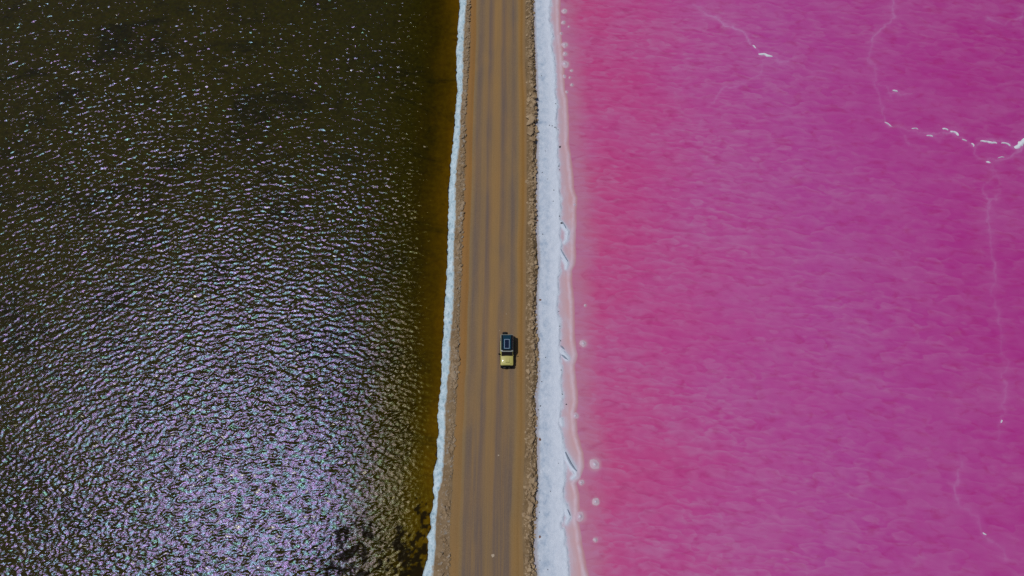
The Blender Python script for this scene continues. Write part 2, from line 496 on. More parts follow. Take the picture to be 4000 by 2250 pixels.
R_BRINE = Curve([(2180, 0), (2180, 97), (2184, 135), (2190, 190), (2199, 348), (2209, 386), (2213, 464), (2213, 560), (2218, 599), (2229, 676), (2232, 734),
                 (2247, 773), (2243, 811), (2243, 869), (2238, 946), (2242, 1004), (2236, 1035), (2224, 1059), (2226, 1120), (2233, 1170), (2235, 1218),
                 (2235, 1316), (2245, 1387), (2236, 1427), (2243, 1494), (2249, 1572), (2238, 1612), (2245, 1690), (2268, 1767), (2272, 1825),
                 (2257, 1868), (2240, 1888), (2252, 1930), (2253, 2000), (2249, 2038), (2257, 2076), (2265, 2134), (2288, 2250)], 0.0)

Y_FAR_S = np.array([-1500.0, -700.0, -300.0, -120.0, -60.0, -35.0])
Y_FAR_N = np.array([112.0, 140.0, 200.0, 350.0, 700.0, 1500.0])
YR = np.concatenate([Y_FAR_S, np.arange(-22, 98, 0.12), Y_FAR_N])


def band(xl, xr, cols):
    u = np.linspace(0, 1, cols)[None, :]
    X = xl[:, None] * (1 - u) + xr[:, None] * u
    Y = np.repeat(YR[:, None], cols, 1)
    return X, Y, np.repeat(u, len(YR), 0)


# road -------------------------------------------------------------
def road_z(u):
    return 0.56 + 0.10 * (1 - (2 * u - 1) ** 2) - 0.025 * np.exp(-((u - 0.105) / 0.012) ** 2) - 0.03 * np.exp(-((u - 0.94) / 0.008) ** 2)


def road_height(x, y):
    l, r = L_ROAD(y), R_ROAD(y)
    return road_z(np.clip((x - l) / (r - l), 0, 1))


xl, xr = L_ROAD(YR), R_ROAD(YR)
X, Y, U = band(xl, xr, 72)
Z = road_z(U) + 0.012 * fbm(X * 1.5, Y * 0.2, 3)
Z[:, 0] = 0.56; Z[:, -1] = 0.56
structure(grid_mesh('road', X, Y, Z, M_ROAD, {'u': U}))


# right berm ---------------------------------------------------------
def berm_r_z(x, y, jag=True):
    l, r = R_ROAD(y), R_BERM(y)
    u = np.clip((x - l) / (r - l), 0, 1)
    prof = np.where(u < 0.55, 0.56 + 0.34 * sstep(0.05, 0.5, u), 0.90 - 0.72 * sstep(0.55, 1.0, u))
    low = 0.55 + 0.45 * sstep(0.3, 0.6, vnoise(y * 0.13, y * 0, 41))
    lump = 0.30 * np.abs(fbm(x * 1.4, y * 1.4, 12, 4)) + 0.26 * fbm(x * 2.6, y * 2.6, 15, 3)
    env = sstep(0, 0.15, u) * (1 - sstep(0.9, 1.0, u))
    base = np.where(u < 0.55, 0.56, 0.56 + (0.18 - 0.56) * sstep(0.55, 1.0, u))
    return base + (prof - base) * low + lump * env


xl, xr = R_ROAD(YR), R_BERM(YR)
xr = xr + 0.16 * fbm(YR * 0.8, YR * 0, 77, 4)
X, Y, U = band(xl, xr, 24)
l, r = R_ROAD(Y), R_BERM(Y)
Zb = berm_r_z(l + (r - l) * U, Y)
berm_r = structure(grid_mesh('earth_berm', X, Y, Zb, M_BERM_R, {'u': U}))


# left rubble -----------------------------------------------------------
def berm_l_z(x, y):
    l, r = L_SALT(y), L_ROAD(y)
    u = np.clip((x - l) / (r - l), 0, 1)
    prof = 0.42 + (0.56 - 0.42) * u + 0.13 * np.sin(np.pi * u)
    lump = 0.13 * np.abs(fbm(x * 1.7, y * 1.7, 22, 4)) + 0.07 * fbm(x * 4, y * 4, 25, 3)
    return prof + lump * sstep(0, 0.12, u) * (1 - sstep(0.85, 1.0, u))


xl, xr = L_SALT(YR), L_ROAD(YR)
X, Y, U = band(xl, xr, 18)
berm_l = structure(grid_mesh('rubble_verge', X, Y, berm_l_z(X, Y), M_BERM_L, {'u': U}))

# left salt bank ----------------------------------------------------------
shore = L_SHORE(YR) + 0.18 * fbm(YR * 0.5, YR * 0, 31, 3) + 0.16 * fbm(YR * 1.9, YR * 0, 35, 3)
skirt = 0.55
xl, xr = shore - skirt, L_SALT(YR)
X, Y, U0 = band(xl, xr, 34)
SD = X - shore[:, None]
U = np.clip(SD / (xr - shore)[:, None], 0, 1)
Z = np.where(SD < 0, 0.02 + 0.30 * SD + 0.10 * fbm(X * 1.2, Y * 0.8, 55), 0.06 + 0.26 * sstep(0, 0.25, SD) + 0.10 * U)
Z += np.where(SD > 0.03, (0.16 * fbm(X * 1.6, Y * 1.6, 51, 4) + 0.05 * fbm(X * 5, Y * 5, 53, 2)) * sstep(0, 0.2, SD) * (1 - sstep(0.85, 1.0, U)), 0)
Z = np.where(U > 0.97, 0.42, Z)
Z[:, 0] = -0.25
structure(grid_mesh('salt_bank', X, Y, Z, M_BANK, {'sd': SD, 'u': U}))

# right salt shore ----------------------------------------------------------
def W(px, py, z=0.05):
    return at(px, py, z)


TONGUES = [((2189, 868), (2216, 905), .30, .26), ((2216, 905), (2214, 936), .28, .20), ((2214, 936), (2204, 948), .18, .14),
           ((2188, 985), (2214, 1030), .30, .28), ((2214, 1030), (2212, 1048), .25, .15), ((2190, 1370), (2216, 1400), .35, .30),
           ((2200, 1765), (2240, 1830), .40, .34), ((2240, 1830), (2252, 1856), .30, .22), ((2252, 1856), (2236, 1868), .2, .14),
           ((2206, 1975), (2222, 2022), .36, .26), ((2222, 2022), (2212, 2042), .24, .15), ((2190, 1640), (2196, 1660), .3, .2)]
NOTCH = [((2196, 932), (2203, 922), .12, .20), ((2189, 1045), (2197, 1038), .16, .14), ((2214, 1848), (2216, 1834), .20, .06),
         ((2200, 2056), (2196, 2044), .25, .14), ((2210, 1596), (2206, 1610), .25, .15), ((2222, 1856), (2230, 1852), .12, .05)]


def crust_sd(x, y):
    sd = x - R_CRUST(y) + 0.42 * fbm(y * 0.55, x * 0.5, 61, 4) + 0.16 * fbm(x * 2.5, y * 2.5, 62, 3)
    for p, q, a, b in TONGUES:
        sd = np.minimum(sd, capsule(x, y, W(*p), W(*q), a, b))
    for p, q, a, b in NOTCH:
        sd = np.maximum(sd, -capsule(x, y, W(*p), W(*q), a, b))
    return sd


def brine_md(x, y):
    return x - R_BRINE(y) + 0.10 * fbm(y * 0.6, x * 0.3, 71, 3)


def shore_z(x, y, sd, md):
    l = R_BERM(y)
    u = np.clip((x - l) / (R_CRUST(y) - l), 0, 1)
    dry = 0.20 - 0.06 * u + 0.06 * fbm(x * 1.5, y * 1.5, 65, 5)
    dry = dry + 0.03 * np.exp(-((sd + 0.3) / 0.2) ** 2)
    wet = 0.035 + 0.010 * fbm(x, y, 66, 3) + 0.02 * np.exp(-((md + 0.12) / 0.2) ** 2)
    z = dry + (wet - dry) * sstep(-0.22, 0.20, sd)
    return z - 0.10 * sstep(-0.05, 1.1, md)


xl, xr = R_BERM(YR) - 0.35, R_BRINE(YR) + 1.4
X, Y, _ = band(xl, xr, 96)
SD, MD = crust_sd(X, Y), brine_md(X, Y)
U = np.clip((X - R_BERM(Y)) / (R_CRUST(Y) - R_BERM(Y)), 0, 1)
structure(grid_mesh('salt_shore', X, Y, shore_z(X, Y, SD, MD), M_SHORE, {'sd': SD, 'md': MD, 'u': U}))


# ------------------------------------------------------------------ water: wind waves from a directional spectrum
def wave_field(n, dx, lam, theta, slope, seed, power=3.6, spread=3, iso=0.06):
    k1 = 2 * np.pi * np.fft.fftfreq(n, dx)
    kx, ky = np.meshgrid(k1, k1)
    k = np.hypot(kx, ky); k[0, 0] = 1e-6
    kp = 2 * np.pi / lam
    c = np.abs((kx * -math.sin(theta) + ky * math.cos(theta)) / k)
    amp = np.sqrt(k ** -power * np.exp(-(kp / k) ** 2) * (iso + c ** (2 * spread))) * np.exp(-(k * dx / 2.6) ** 4)
    amp[0, 0] = 0
    g = np.random.default_rng(seed)
    h = np.fft.ifft2(amp * (g.normal(size=(n, n)) + 1j * g.normal(size=(n, n)))).real
    sl = math.sqrt(np.mean(np.gradient(h, dx, axis=0) ** 2) + np.mean(np.gradient(h, dx, axis=1) ** 2))
    return h * (slope / sl)


DX = 0.125
WN = 1024
hw = wave_field(WN, DX, 0.95, math.radians(7), 0.15, 5, 3.1, 2, 0.12)
xf = -5.0 - DX * np.arange(776)[::-1]
yf = -19.0 + DX * np.arange(884)
hf = hw[:884, :776]
fadex = np.minimum(sstep(xf[0], xf[0] + 8, xf), 1)
fadey = sstep(yf[0], yf[0] + 4, yf) * (1 - sstep(yf[-1] - 4, yf[-1], yf))
xa = np.concatenate([[-4000.0, -2000.0, -900.0, -400.0, -200.0, -130.0], xf])
ya = np.concatenate([[-4000.0, -1500.0, -500.0, -150.0, -60.0, -30.0], yf, [100.0, 130.0, 200.0, 400.0, 1500.0, 4000.0]])
X, Y = np.meshgrid(xa, ya)
Z = np.zeros_like(X)
shoredist = L_SHORE(Y) - X
gust = 0.75 + 0.5 * vnoise(X * 0.05, Y * 0.07, 91)
Z[6:-6, 6:] = hf * fadex[None, :] * fadey[:, None]
Z *= gust * (0.22 + 0.78 * sstep(0.5, 7.0, shoredist))
MATS = [((1345, 2180), (1400, 2250), 1.7, 2.2), ((1290, 2240), (1330, 2215), 1.2, 1.0), ((1405, 2150), (1425, 2190), .8, .8), ((1330, 2090), (1332, 2098), .45, .4),
        ((1560, 2085), (1580, 2250), .9, 1.0), ((1545, 2070), (1600, 2110), .5, .5), ((1645, 1960), (1655, 2010), .5, .6), ((1640, 2060), (1655, 2140), .6, .6),
        ((1610, 2110), (1618, 2210), .55, .5), ((1630, 2160), (1640, 2250), .8, .9), ((1440, 2060), (1446, 2075), .5, .4), ((1475, 2190), (1490, 2210), .5, .4)]
md_ = np.full_like(X, 50.0)
for p, q, a, b in MATS:
    md_ = np.minimum(md_, capsule(X, Y, at(*p), at(*q), a * 0.5, b * 0.5))
matf = 1 - sstep(-0.35, 0.25, md_ + 1.6 * fbm(X * 0.7, Y * 0.6, 93, 2) + 3.0 * fbm(X * 2.0, Y * 2.0, 97, 3))
matf = np.where(md_ > 3, 0, matf)
structure(grid_mesh('dark_lake_water', X, Y, Z, M_DARK, {'depth': shoredist, 'mat': matf}))

# pink lake ------------------------------------------------------------
DXP = 0.2
hp = wave_field(512, DXP, 2.2, math.radians(-6), 0.05, 9, 4.2, 2)
xf = 5.0 + DXP * np.arange(480)
yf = -19.0 + DXP * np.arange(512)
fadex = 1 - sstep(xf[-1] - 8, xf[-1], xf)
fadey = sstep(yf[0], yf[0] + 4, yf) * (1 - sstep(yf[-1] - 4, yf[-1], yf))
xa = np.concatenate([xf, [110.0, 150.0, 250.0, 500.0, 1500.0, 4000.0]])
ya = np.concatenate([[-4000.0, -1500.0, -500.0, -150.0, -60.0, -30.0], yf, [95.0, 130.0, 200.0, 400.0, 1500.0, 4000.0]])
X, Y = np.meshgrid(xa, ya)
Z = np.zeros_like(X)
Z[6:-6, :480] = hp[:512, :480] * fadex[None, :] * fadey[:, None]
DEP = X - R_BRINE(Y)
Z *= 0.15 + 0.85 * sstep(0.0, 8.0, DEP)


def q1(pts):        # from an enlargement of the upper right
    return [(2400 + a / 1.61, b / 1.61) for a, b in pts]


RIDGES = [
    (q1([(480, 30), (560, 60), (680, 155), (790, 185), (820, 210), (870, 285), (900, 335), (960, 350), (1040, 375), (1110, 400)]), .85),
    (q1([(900, 340), (912, 430), (870, 490), (790, 525), (700, 555), (630, 640)]), .5),
    (q1([(1775, -60), (1760, 0), (1755, 100), (1700, 160), (1640, 240), (1610, 340), (1660, 420), (1650, 540), (1670, 640), (1690, 740), (1745, 800)]), .6),
    (q1([(1745, 800), (1800, 796), (1900, 812), (1960, 850), (2020, 860), (2060, 812), (2130, 830), (2200, 880), (2260, 920)]), .75),
    (q1([(2260, 905), (2280, 890), (2330, 888), (2400, 900), (2480, 905), (2520, 932), (2560, 900), (2600, 870)]), .8),
    (q1([(2260, 915), (2300, 980), (2345, 1025), (2430, 1000), (2510, 958), (2560, 918)]), .75),
    (q1([(2345, 1030), (2380, 1100), (2425, 1190), (2400, 1240), (2330, 1300)]), .4),
    (q1([(1650, 540), (1760, 570), (1870, 600)]), .45),
    (q1([(1760, 570), (1755, 640)]), .4),
    (q1([(2330, 110), (2470, 160), (2560, 90), (2620, 60)]), .5),
    (q1([(1690, 740), (1800, 830), (1860, 890)]), .3),
    ([(3866, 637), (3851, 776), (3866, 930), (3882, 1118), (3928, 1397), (3939, 1462), (3920, 1536), (3912, 1645), (3889, 1716)], .42),
    ([(3755, 1790), (3728, 1897), (3753, 1959), (3809, 2027), (3846, 2086), (3902, 2151), (3933, 2188)], .45),
    ([(3740, 1700), (3752, 1760), (3755, 1790)], .3),
]
rid = np.zeros_like(X)
jx = X + 1.3 * fbm(X * 0.5, Y * 0.5, 101, 5)
jy = Y + 1.3 * fbm(X * 0.5 + 9, Y * 0.5, 105, 5)
for pts, amt in RIDGES:
    w = [at(a, b) for a, b in pts]
    for p, q in zip(w[:-1], w[1:]):
        x0, x1 = sorted((p[0], q[0])); y0, y1 = sorted((p[1], q[1]))
        sel = (X > x0 - 4) & (X < x1 + 4) & (Y > y0 - 4) & (Y < y1 + 4)
        dd = capsule(jx[sel], jy[sel], p, q, 0.0)
        below = 0.52 * np.exp(-(dd / 0.14) ** 2) + 0.28 * np.exp(-(dd / 0.65) ** 2)
        rid[sel] = np.maximum(rid[sel], 0.6 * amt * np.clip(below, 0, 1))
rid *= 0.5 + 0.6 * sstep(0.25, 0.75, vnoise(X * 0.3, Y * 0.3, 111)) * (0.6 + 0.8 * vnoise(X * 1.5, Y * 1.5, 112))

MOUNDS = [(2203, 44, 11), (2200, 88, 9), (2191, 131, 7), (2205, 176, 13), (2222, 104, 4.5), (2207, 211, 10), (2205, 251, 17), (2203, 298, 8), (2232, 276, 6),
          (2234, 332, 7), (2213, 359, 6), (2226, 303, 5), (2243, 800, 8), (2278, 1342, 12), (2286, 1193, 4.5), (2247, 1625, 11), (2323, 1814, 17), (2270, 1885, 9),
          (2326, 1960, 11), (2265, 2017, 17), (2326, 2109, 7)]
hal = np.zeros_like(X)
for px, py, r in MOUNDS:
    cx, cy = at(px, py)
    rm = r / 28.0
    dd = np.hypot(X - cx, Y - cy)
    hal = np.maximum(hal, 0.75 * (1 - sstep(rm * 0.7, rm * 1.9, dd)))
structure(grid_mesh('pink_lake_water', X, Y, Z, M_PINK, {'depth': DEP, 'ridge': rid, 'halo': hal}))

# ------------------------------------------------------------------ salt mounds standing in the pink brine
def mat_mound():
    t = NT('salt_mound_crust')
    p = t.n('ShaderNodeTexCoord').outputs['Object']
    r = t.attr('rad')
    n = t.noise(p, 5.0, 4.0, 0.6)
    rr = t.math('ADD', r, t.math('MULTIPLY', t.math('SUBTRACT', n, 0.5), 0.35))
    c = t.ramp(rr, [(0.0, (0.72, 0.74, 0.84)), (0.22, (0.64, 0.55, 0.68)), (0.45, (0.60, 0.43, 0.54)), (0.8, (0.60, 0.44, 0.54)), (1.0, (0.54, 0.30, 0.40))])
    return t.out(Base_Color=c, Roughness=0.7, Specular_IOR_Level=0.25, Normal=t.bump(n, 0.4, 0.08))


M_MOUND = mat_mound()
M_SALT = mat_plain('white_salt', (0.74, 0.78, 0.86), 0.75, 0.25)


def disc_mesh(name, rad, height, seed, mat, rings=8, seg=28):
    bm = bmesh.new()
    vs = []
    lay = bm.verts.layers.float.new('rad')
    top = bm.verts.new((0, 0, 0))
    pts = []
    for i in range(1, rings + 1):
        f = i / rings
        row = []
        for j in range(seg):
            a = 2 * math.pi * j / seg
            k = 1 + 0.42 * float(fbm(np.array(math.cos(a) * 1.3 + seed * 7), np.array(math.sin(a) * 1.3 + 3), seed, 3))
            x, y = rad * f * k * math.cos(a), rad * f * k * math.sin(a)
            row.append((x, y, f))
        pts.append(row)

    def zed(x, y, f):
        dome = height * (0.25 * (1 - f * f) + 0.85 * math.exp(-(f / 0.28) ** 2))
        return dome + 0.05 * float(fbm(np.array(x * 5 + seed), np.array(y * 5), seed + 5, 2)) * (1 - f) - 0.06 * f ** 4
    top.co = (0, 0, zed(0, 0, 0)); top[lay] = 0
    for row in pts:
        vr = []
        for x, y, f in row:
            v = bm.verts.new((x, y, zed(x, y, f))); v[lay] = f
            vr.append(v)
        vs.append(vr)
    for j in range(seg):
        bm.faces.new((top, vs[0][j], vs[0][(j + 1) % seg]))
        for i in range(rings - 1):
            bm.faces.new((vs[i][j], vs[i + 1][j], vs[i + 1][(j + 1) % seg], vs[i][(j + 1) % seg]))
    for f in bm.faces:
        f.smooth = True
    me = bpy.data.meshes.new(name)
    bm.to_mesh(me); bm.free()
    me.materials.append(mat)
    return me


MOUND_LABEL = {
    0: 'round pale salt mound in a row of mounds beside the narrow end of the shore',
    6: 'largest pale salt mound in the row of mounds hugging the salt shore',
    12: 'small white salt speck on the pink bulge of the brine margin',
    13: 'pale salt mound standing alone in pink water across the shore from the car',
    14: 'tiny pale salt dot alone in pink water off the shore',
    15: 'pale pink salt mound joined to the brine margin like a knob',
    16: 'big twin-peaked salt mound in pink water off the hooked salt slab',
    17: 'small pale salt mound between the hooked salt slab and its neighbours',
    18: 'pale salt mound with a bright white core, out from the round knob',
    19: 'wide smooth pinkish salt mound touching the edge of the brine margin',
    20: 'small faint salt mound, outermost past the wide pinkish one',
}
for i, (px, py, r) in enumerate(MOUNDS):
    o = bpy.data.objects.new('salt_mound', disc_mesh('salt_mound', r / 28.0 * 1.25, 0.11 + r * 0.006, 200 + i, M_MOUND))
    C.objects.link(o)
    x, y = at(px, py)
    o.location = (x, y, 0.035 if i not in (0, 1, 2, 3, 5, 6, 7) else 0.045)
    if i in MOUND_LABEL and i != 0:
        tag(o, MOUND_LABEL[i], 'salt mound', 'salt mounds along the pink shore')
    else:
        tag(o, 'pale round salt mound among the cluster in the narrow pink shallows', 'salt mound', 'clustered salt mounds')


# salt crests that break the surface of the pink lake
def crest(pts, w0, label):
    w = [at(a, b) for a, b in pts]
    path = []
    for p, q in zip(w[:-1], w[1:]):
        n = max(2, int(math.dist(p, q) / 0.16))
        for k in range(n):
            path.append((p[0] + (q[0] - p[0]) * k / n, p[1] + (q[1] - p[1]) * k / n))
    path.append(w[-1])
    n = len(path)
    cx, cy = path[n // 2]
    bm = bmesh.new()
    rows = []
    for i, (x, y) in enumerate(path):
        a = path[max(0, i - 1)]; b = path[min(n - 1, i + 1)]
        tx, ty = b[0] - a[0], b[1] - a[1]
        L = math.hypot(tx, ty) or 1
        nx, ny = -ty / L, tx / L
        f = i / (n - 1)
        end = min(1, f * 4, (1 - f) * 4) ** 0.6 if n > 4 else 1
        j = float(fbm(np.array(i * 0.23), np.array(cx), 301, 3))
        wd = w0 * (0.35 + 0.65 * end) * (1 + 0.9 * float(fbm(np.array(i * 0.4), np.array(cy), 302, 2)))
        row = []
        for s in np.linspace(-1, 1, 7):
            zz = 0.20 * (1 - s * s) * (0.3 + 0.7 * end) + 0.05 * float(fbm(np.array(x * 4 + s), np.array(y * 4), 305, 2)) - 0.03
            row.append(bm.verts.new((x - cx + nx * (s * wd + j * 0.35), y - cy + ny * (s * wd + j * 0.35), zz)))
        rows.append(row)
    for a, b in zip(rows[:-1], rows[1:]):
        for k in range(6):
            f = bm.faces.new((a[k], b[k], b[k + 1], a[k + 1]))
            f.smooth = True
    bmesh.ops.recalc_face_normals(bm, faces=bm.faces)
    if sum(f.normal.z for f in bm.faces) < 0:
        bmesh.ops.reverse_faces(bm, faces=bm.faces)
    me = bpy.data.meshes.new('salt_crest')
    bm.to_mesh(me); bm.free()
    me.materials.append(M_SALT)
    o = bpy.data.objects.new('salt_crest', me)
    C.objects.link(o)
    o.location = (cx, cy, 0.02)
    tag(o, label, 'salt crest', 'white salt crests breaking the pink water')


crest(q1([(905, 338), (930, 343), (950, 344), (970, 350), (992, 360)]), 0.22, 'short thick white salt crest on the lone ridge nearer the road')
crest(q1([(868, 285), (882, 300), (888, 306)]), 0.09, 'tiny white salt fleck just up the lone ridge from its thick crest')
crest(q1([(1700, 765), (1720, 785), (1745, 800)]), 0.07, 'thin white salt thread at the bend of the long far ridge')
crest(q1([(1868, 808), (1890, 810), (1910, 815)]), 0.11, 'small white salt crest at the start of the wavy far ridge')
crest(q1([(1962, 852), (1985, 856), (2003, 860)]), 0.13, 'white salt crest in the dip of the wavy far ridge')
crest(q1([(2062, 810), (2078, 812), (2098, 822)]), 0.17, 'bright white salt crest on the hump of the wavy far ridge')
crest(q1([(2112, 826), (2135, 828), (2160, 842), (2168, 852)]), 0.20, 'curved white salt crest just past the hump of the wavy ridge')
crest(q1([(2185, 876), (2205, 884), (2215, 888)]), 0.08, 'thin white salt fleck on the falling end of the wavy ridge')
crest(q1([(2240, 905), (2255, 912), (2262, 922)]), 0.10, 'small white salt fleck where the far ridges fork')
crest(q1([(2300, 886), (2330, 890), (2365, 896), (2405, 900)]), 0.19, 'longest white salt crest on the far ridge past the fork')
crest(q1([(2432, 902), (2455, 900), (2480, 912), (2490, 918)]), 0.13, 'white salt crest between the longest and the broadest crests')
crest(q1([(2518, 934), (2540, 922), (2560, 905), (2585, 885), (2610, 870)]), 0.42, 'broadest white salt crest at the far end of the ridge')
crest(q1([(2335, 1020), (2348, 1025), (2366, 1028)]), 0.17, 'white salt crest at the tip of the lower fork of the ridge')
crest(q1([(2410, 996), (2430, 990), (2452, 988)]), 0.07, 'thin white salt fleck along the lower fork of the ridge')
crest(q1([(1748, 568), (1765, 570), (1782, 575)]), 0.10, 'faint salt crest on a side spur of the long ridge')
crest([(3910, 1640), (3912, 1645), (3914, 1652)], 0.09, 'lone white salt speck on a faint vertical ridge in open pink water')
crest([(3838, 2080), (3844, 2084), (3852, 2090)], 0.10, 'lone white salt speck on the faint slanting ridge of open pink water')


# ------------------------------------------------------------------ clods of the two earth banks
def clod_mesh(seed, mat):
    g = random.Random(seed)
    bm = bmesh.new()
    for i in range(15):
        z = g.uniform(-0.75, 1); a = g.uniform(0, 6.283)
        s = math.sqrt(max(0, 1 - z * z)); k = g.uniform(0.78, 1.1)
        bm.verts.new((s * math.cos(a) * k, s * math.sin(a) * k * g.uniform(0.8, 1.0), z * 0.72 * k))
    r = bmesh.ops.convex_hull(bm, input=bm.verts)
    junk = [v for v in bm.verts if not v.link_faces]
    bmesh.ops.delete(bm, geom=junk, context='VERTS')
    bmesh.ops.recalc_face_normals(bm, faces=bm.faces)
    me = bpy.data.meshes.new('clod')
    bm.to_mesh(me); bm.free()
    me.materials.append(mat)
    return me


def scatter_clods(parent, xl, xr, zf, mat, n, rmed, rmax, seed, bias):
    g = np.random.default_rng(seed)
    out = []
    ys = g.uniform(-14, 92, n)
    us = np.clip(g.beta(*bias, n) * 1.06, 0.02, 1.04)
    rs = np.clip(rmed * np.exp(g.normal(0, 0.52, n)), 0.05, rmax)
    # clumps: stretches with big lumps and stretches with fine rubble
    cl = vnoise(ys * 0.35, us * 0 + seed, seed)
    rs *= 0.65 + 0.8 * cl
    xs = xl(ys) + (xr(ys) - xl(ys)) * us
    zs = zf(xs, ys)
    order = np.argsort(-rs)
    meshes = [clod_mesh(seed * 50 + i, mat) for i in range(14)]
    for i in order[:300]:
        o = bpy.data.objects.new('clod', meshes[int(g.integers(14))])
        C.objects.link(o)
        o.parent = parent
        r = float(rs[i])
        o.location = (float(xs[i]), float(ys[i]), float(zs[i]) + r * 0.22)
        o.rotation_euler = (g.normal(0, .25), g.normal(0, .25), g.uniform(0, 6.28))
        o.scale = (r * g.uniform(.85, 1.3), r, r * g.uniform(.6, .95))
    # the rest: one mesh
    base = []
    for m in meshes:
        co = np.array([v.co[:] for v in m.vertices]); fc = [tuple(p.vertices) for p in m.polygons]
        base.append((co, fc))
    V = []; F = []; k = 0
    for i in order[300:]:
        co, fc = base[int(g.integers(14))]
        a = g.uniform(0, 6.28); r = rs[i]
        ca, sa = math.cos(a), math.sin(a)
        x = co[:, 0] * ca - co[:, 1] * sa; y = co[:, 0] * sa + co[:, 1] * ca
        V.append(np.stack([x * r * g.uniform(.85, 1.3) + xs[i], y * r + ys[i], co[:, 2] * r * 0.8 + zs[i] + r * 0.1], -1))
        F += [tuple(v + k for v in f) for f in fc]
        k += len(co)
    me = bpy.data.meshes.new('small_clods')
    me.from_pydata(np.concatenate(V).tolist(), [], F)
    me.materials.append(mat)
    o = bpy.data.objects.new('small_clods', me)
    o['kind'] = 'stuff'
    C.objects.link(o)
    o.parent = parent


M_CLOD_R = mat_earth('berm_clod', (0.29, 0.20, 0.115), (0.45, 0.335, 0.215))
M_CLOD_L = mat_earth('verge_clod', (0.27, 0.185, 0.105), (0.37, 0.28, 0.19), 0.45)
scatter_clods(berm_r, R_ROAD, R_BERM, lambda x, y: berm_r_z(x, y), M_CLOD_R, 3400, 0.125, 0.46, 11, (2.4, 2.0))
scatter_clods(berm_l, L_SALT, L_ROAD, lambda x, y: berm_l_z(x, y), M_CLOD_L, 3000, 0.105, 0.32, 12, (2.2, 1.6))

# ------------------------------------------------------------------ loose stones and salt slabs on the shore and the road
M_STONE_D = mat_plain('dark_stone', (0.06, 0.065, 0.085), 0.85, 0.2, vary=0.4)
M_STONE_R = mat_plain('red_earth_clod', (0.25, 0.13, 0.09), 0.9, 0.15, vary=0.3)
M_STONE_P = mat_plain('pale_stone', (0.46, 0.37, 0.28), 0.85, 0.2, vary=0.2)
stone_d = [clod_mesh(900 + i, M_STONE_D) for i in range(5)]
stone_r = [clod_mesh(920 + i, M_STONE_R) for i in range(3)]
stone_p = [clod_mesh(940 + i, M_STONE_P) for i in range(3)]


def ground_z(x, y):
    x = np.array(float(x)); y = np.array(float(y))
    if x < R_ROAD(y):
        return float(road_height(x, y))
    if x < R_BERM(y):
        return float(berm_r_z(x, y))
    return float(shore_z(x, y, crust_sd(x, y), brine_md(x, y)))


def stone(name, meshes, px, py, r, label, cat, group=None, flat=0.7):
    x, y = at(px, py, 0.15 if px > 2090 else 0.6)
    o = bpy.data.objects.new(name, meshes[random.randrange(len(meshes))])
    C.objects.link(o)
    rm = r / 28.0
    o.scale = (rm * random.uniform(.9, 1.25), rm, rm * flat)
    o.rotation_euler = (0, 0, random.uniform(0, 6.28))
    o.location = (x, y, ground_z(x, y) + rm * flat * 0.25)
    tag(o, label, cat, group)


for px, py, r in [(2131, 1396, 2.4), (2111, 1586, 3.2), (2103, 1602, 3.2), (2163, 743, 3), (2118, 675, 2.5), (2161, 786, 2.2), (2115, 297, 2.5), (2146, 490, 2.4),
                  (2157, 492, 3), (2167, 497, 3.2), (2172, 500, 2.5), (2180, 506, 2.6), (2170, 405, 2.4), (2183, 648, 2.8), (2186, 662, 2.4), (2120, 916, 3),
                  (2109, 2190, 2), (2150, 1919, 2.2), (2140, 2225, 2.2), (2181, 1810, 1.8), (2108, 1450, 2.6), (2116, 1491, 2.4), (2107, 2001, 2.2), (2130, 590, 2.4),
                  (2139, 700, 2), (2186, 1274, 2.4), (2183, 1216, 2.2), (2190, 1330, 2.4), (2196, 1540, 2.8), (2192, 1445, 2.6)]:
    if 485 < py < 510:
        lab, grp = 'dark stone in the short line of stones running across the salt to its lip', 'line of dark stones on the salt'
    elif px < 2125:
        lab, grp = 'small dark stone on the salt near the foot of the earth berm', 'dark stones by the berm'
    elif px > 2165:
        lab, grp = 'small dark stone at the broken lip of the salt crust', 'dark stones on the crust lip'
    else:
        lab, grp = 'small dark stone out on the middle of the white salt crust', 'dark stones amid the salt'
    stone('stone', stone_d, px, py, r, lab, 'stone', grp)
stone('stone', stone_d, 2212, 1579, 3.2, 'lone dark stone lying in the pale pink brine band', 'stone')
stone('stone', stone_d, 2188, 572, 5.5, 'large dark slab-like stone on the lip of the salt crust', 'stone', flat=0.4)
stone('stone', stone_d, 2194, 872, 5.5, 'largest wedge-shaped dark stone by the first hooked salt tongue', 'stone', flat=0.5)
stone('stone', stone_d, 2185, 845, 3.4, 'dark stone just up the crust lip from the wedge-shaped stone', 'stone')
stone('earth_clod', stone_r, 2110, 1171, 5.5, 'reddish earth clod rolled from the berm onto the salt before the car', 'clod')
stone('earth_clod', stone_r, 2108, 1717, 6.5, 'larger reddish earth clod resting on salt beside a big berm boulder', 'clod')
stone('earth_clod', stone_r, 2109, 2097, 5.5, 'reddish two-lobed earth clod alone on the clean salt', 'clod')
stone('earth_clod', stone_r, 2099, 862, 5, 'reddish earth clod at the foot of the berm on grey salt', 'clod')
stone('road_stone', stone_p, 1925, 2171, 8, 'pale flat stone bedded in the dark worn part of the road', 'stone', flat=0.15)
stone('road_stone', stone_p, 1947, 1779, 4, 'small pale stone on the worn road between the wheel tracks', 'stone', flat=0.4)
stone('road_stone', stone_p, 1952, 1291, 2.4, 'tiny pale stone on the road by the spare wheel of the car', 'stone', flat=0.6)
stone('road_stone', stone_p, 1978, 1227, 2.4, 'tiny pale stone on the road some metres behind the car', 'stone', flat=0.6)
stone('road_stone', stone_p, 1712, 2229, 4, 'rounded pale clod on the smooth earth beside the left rubble', 'stone', flat=0.6)

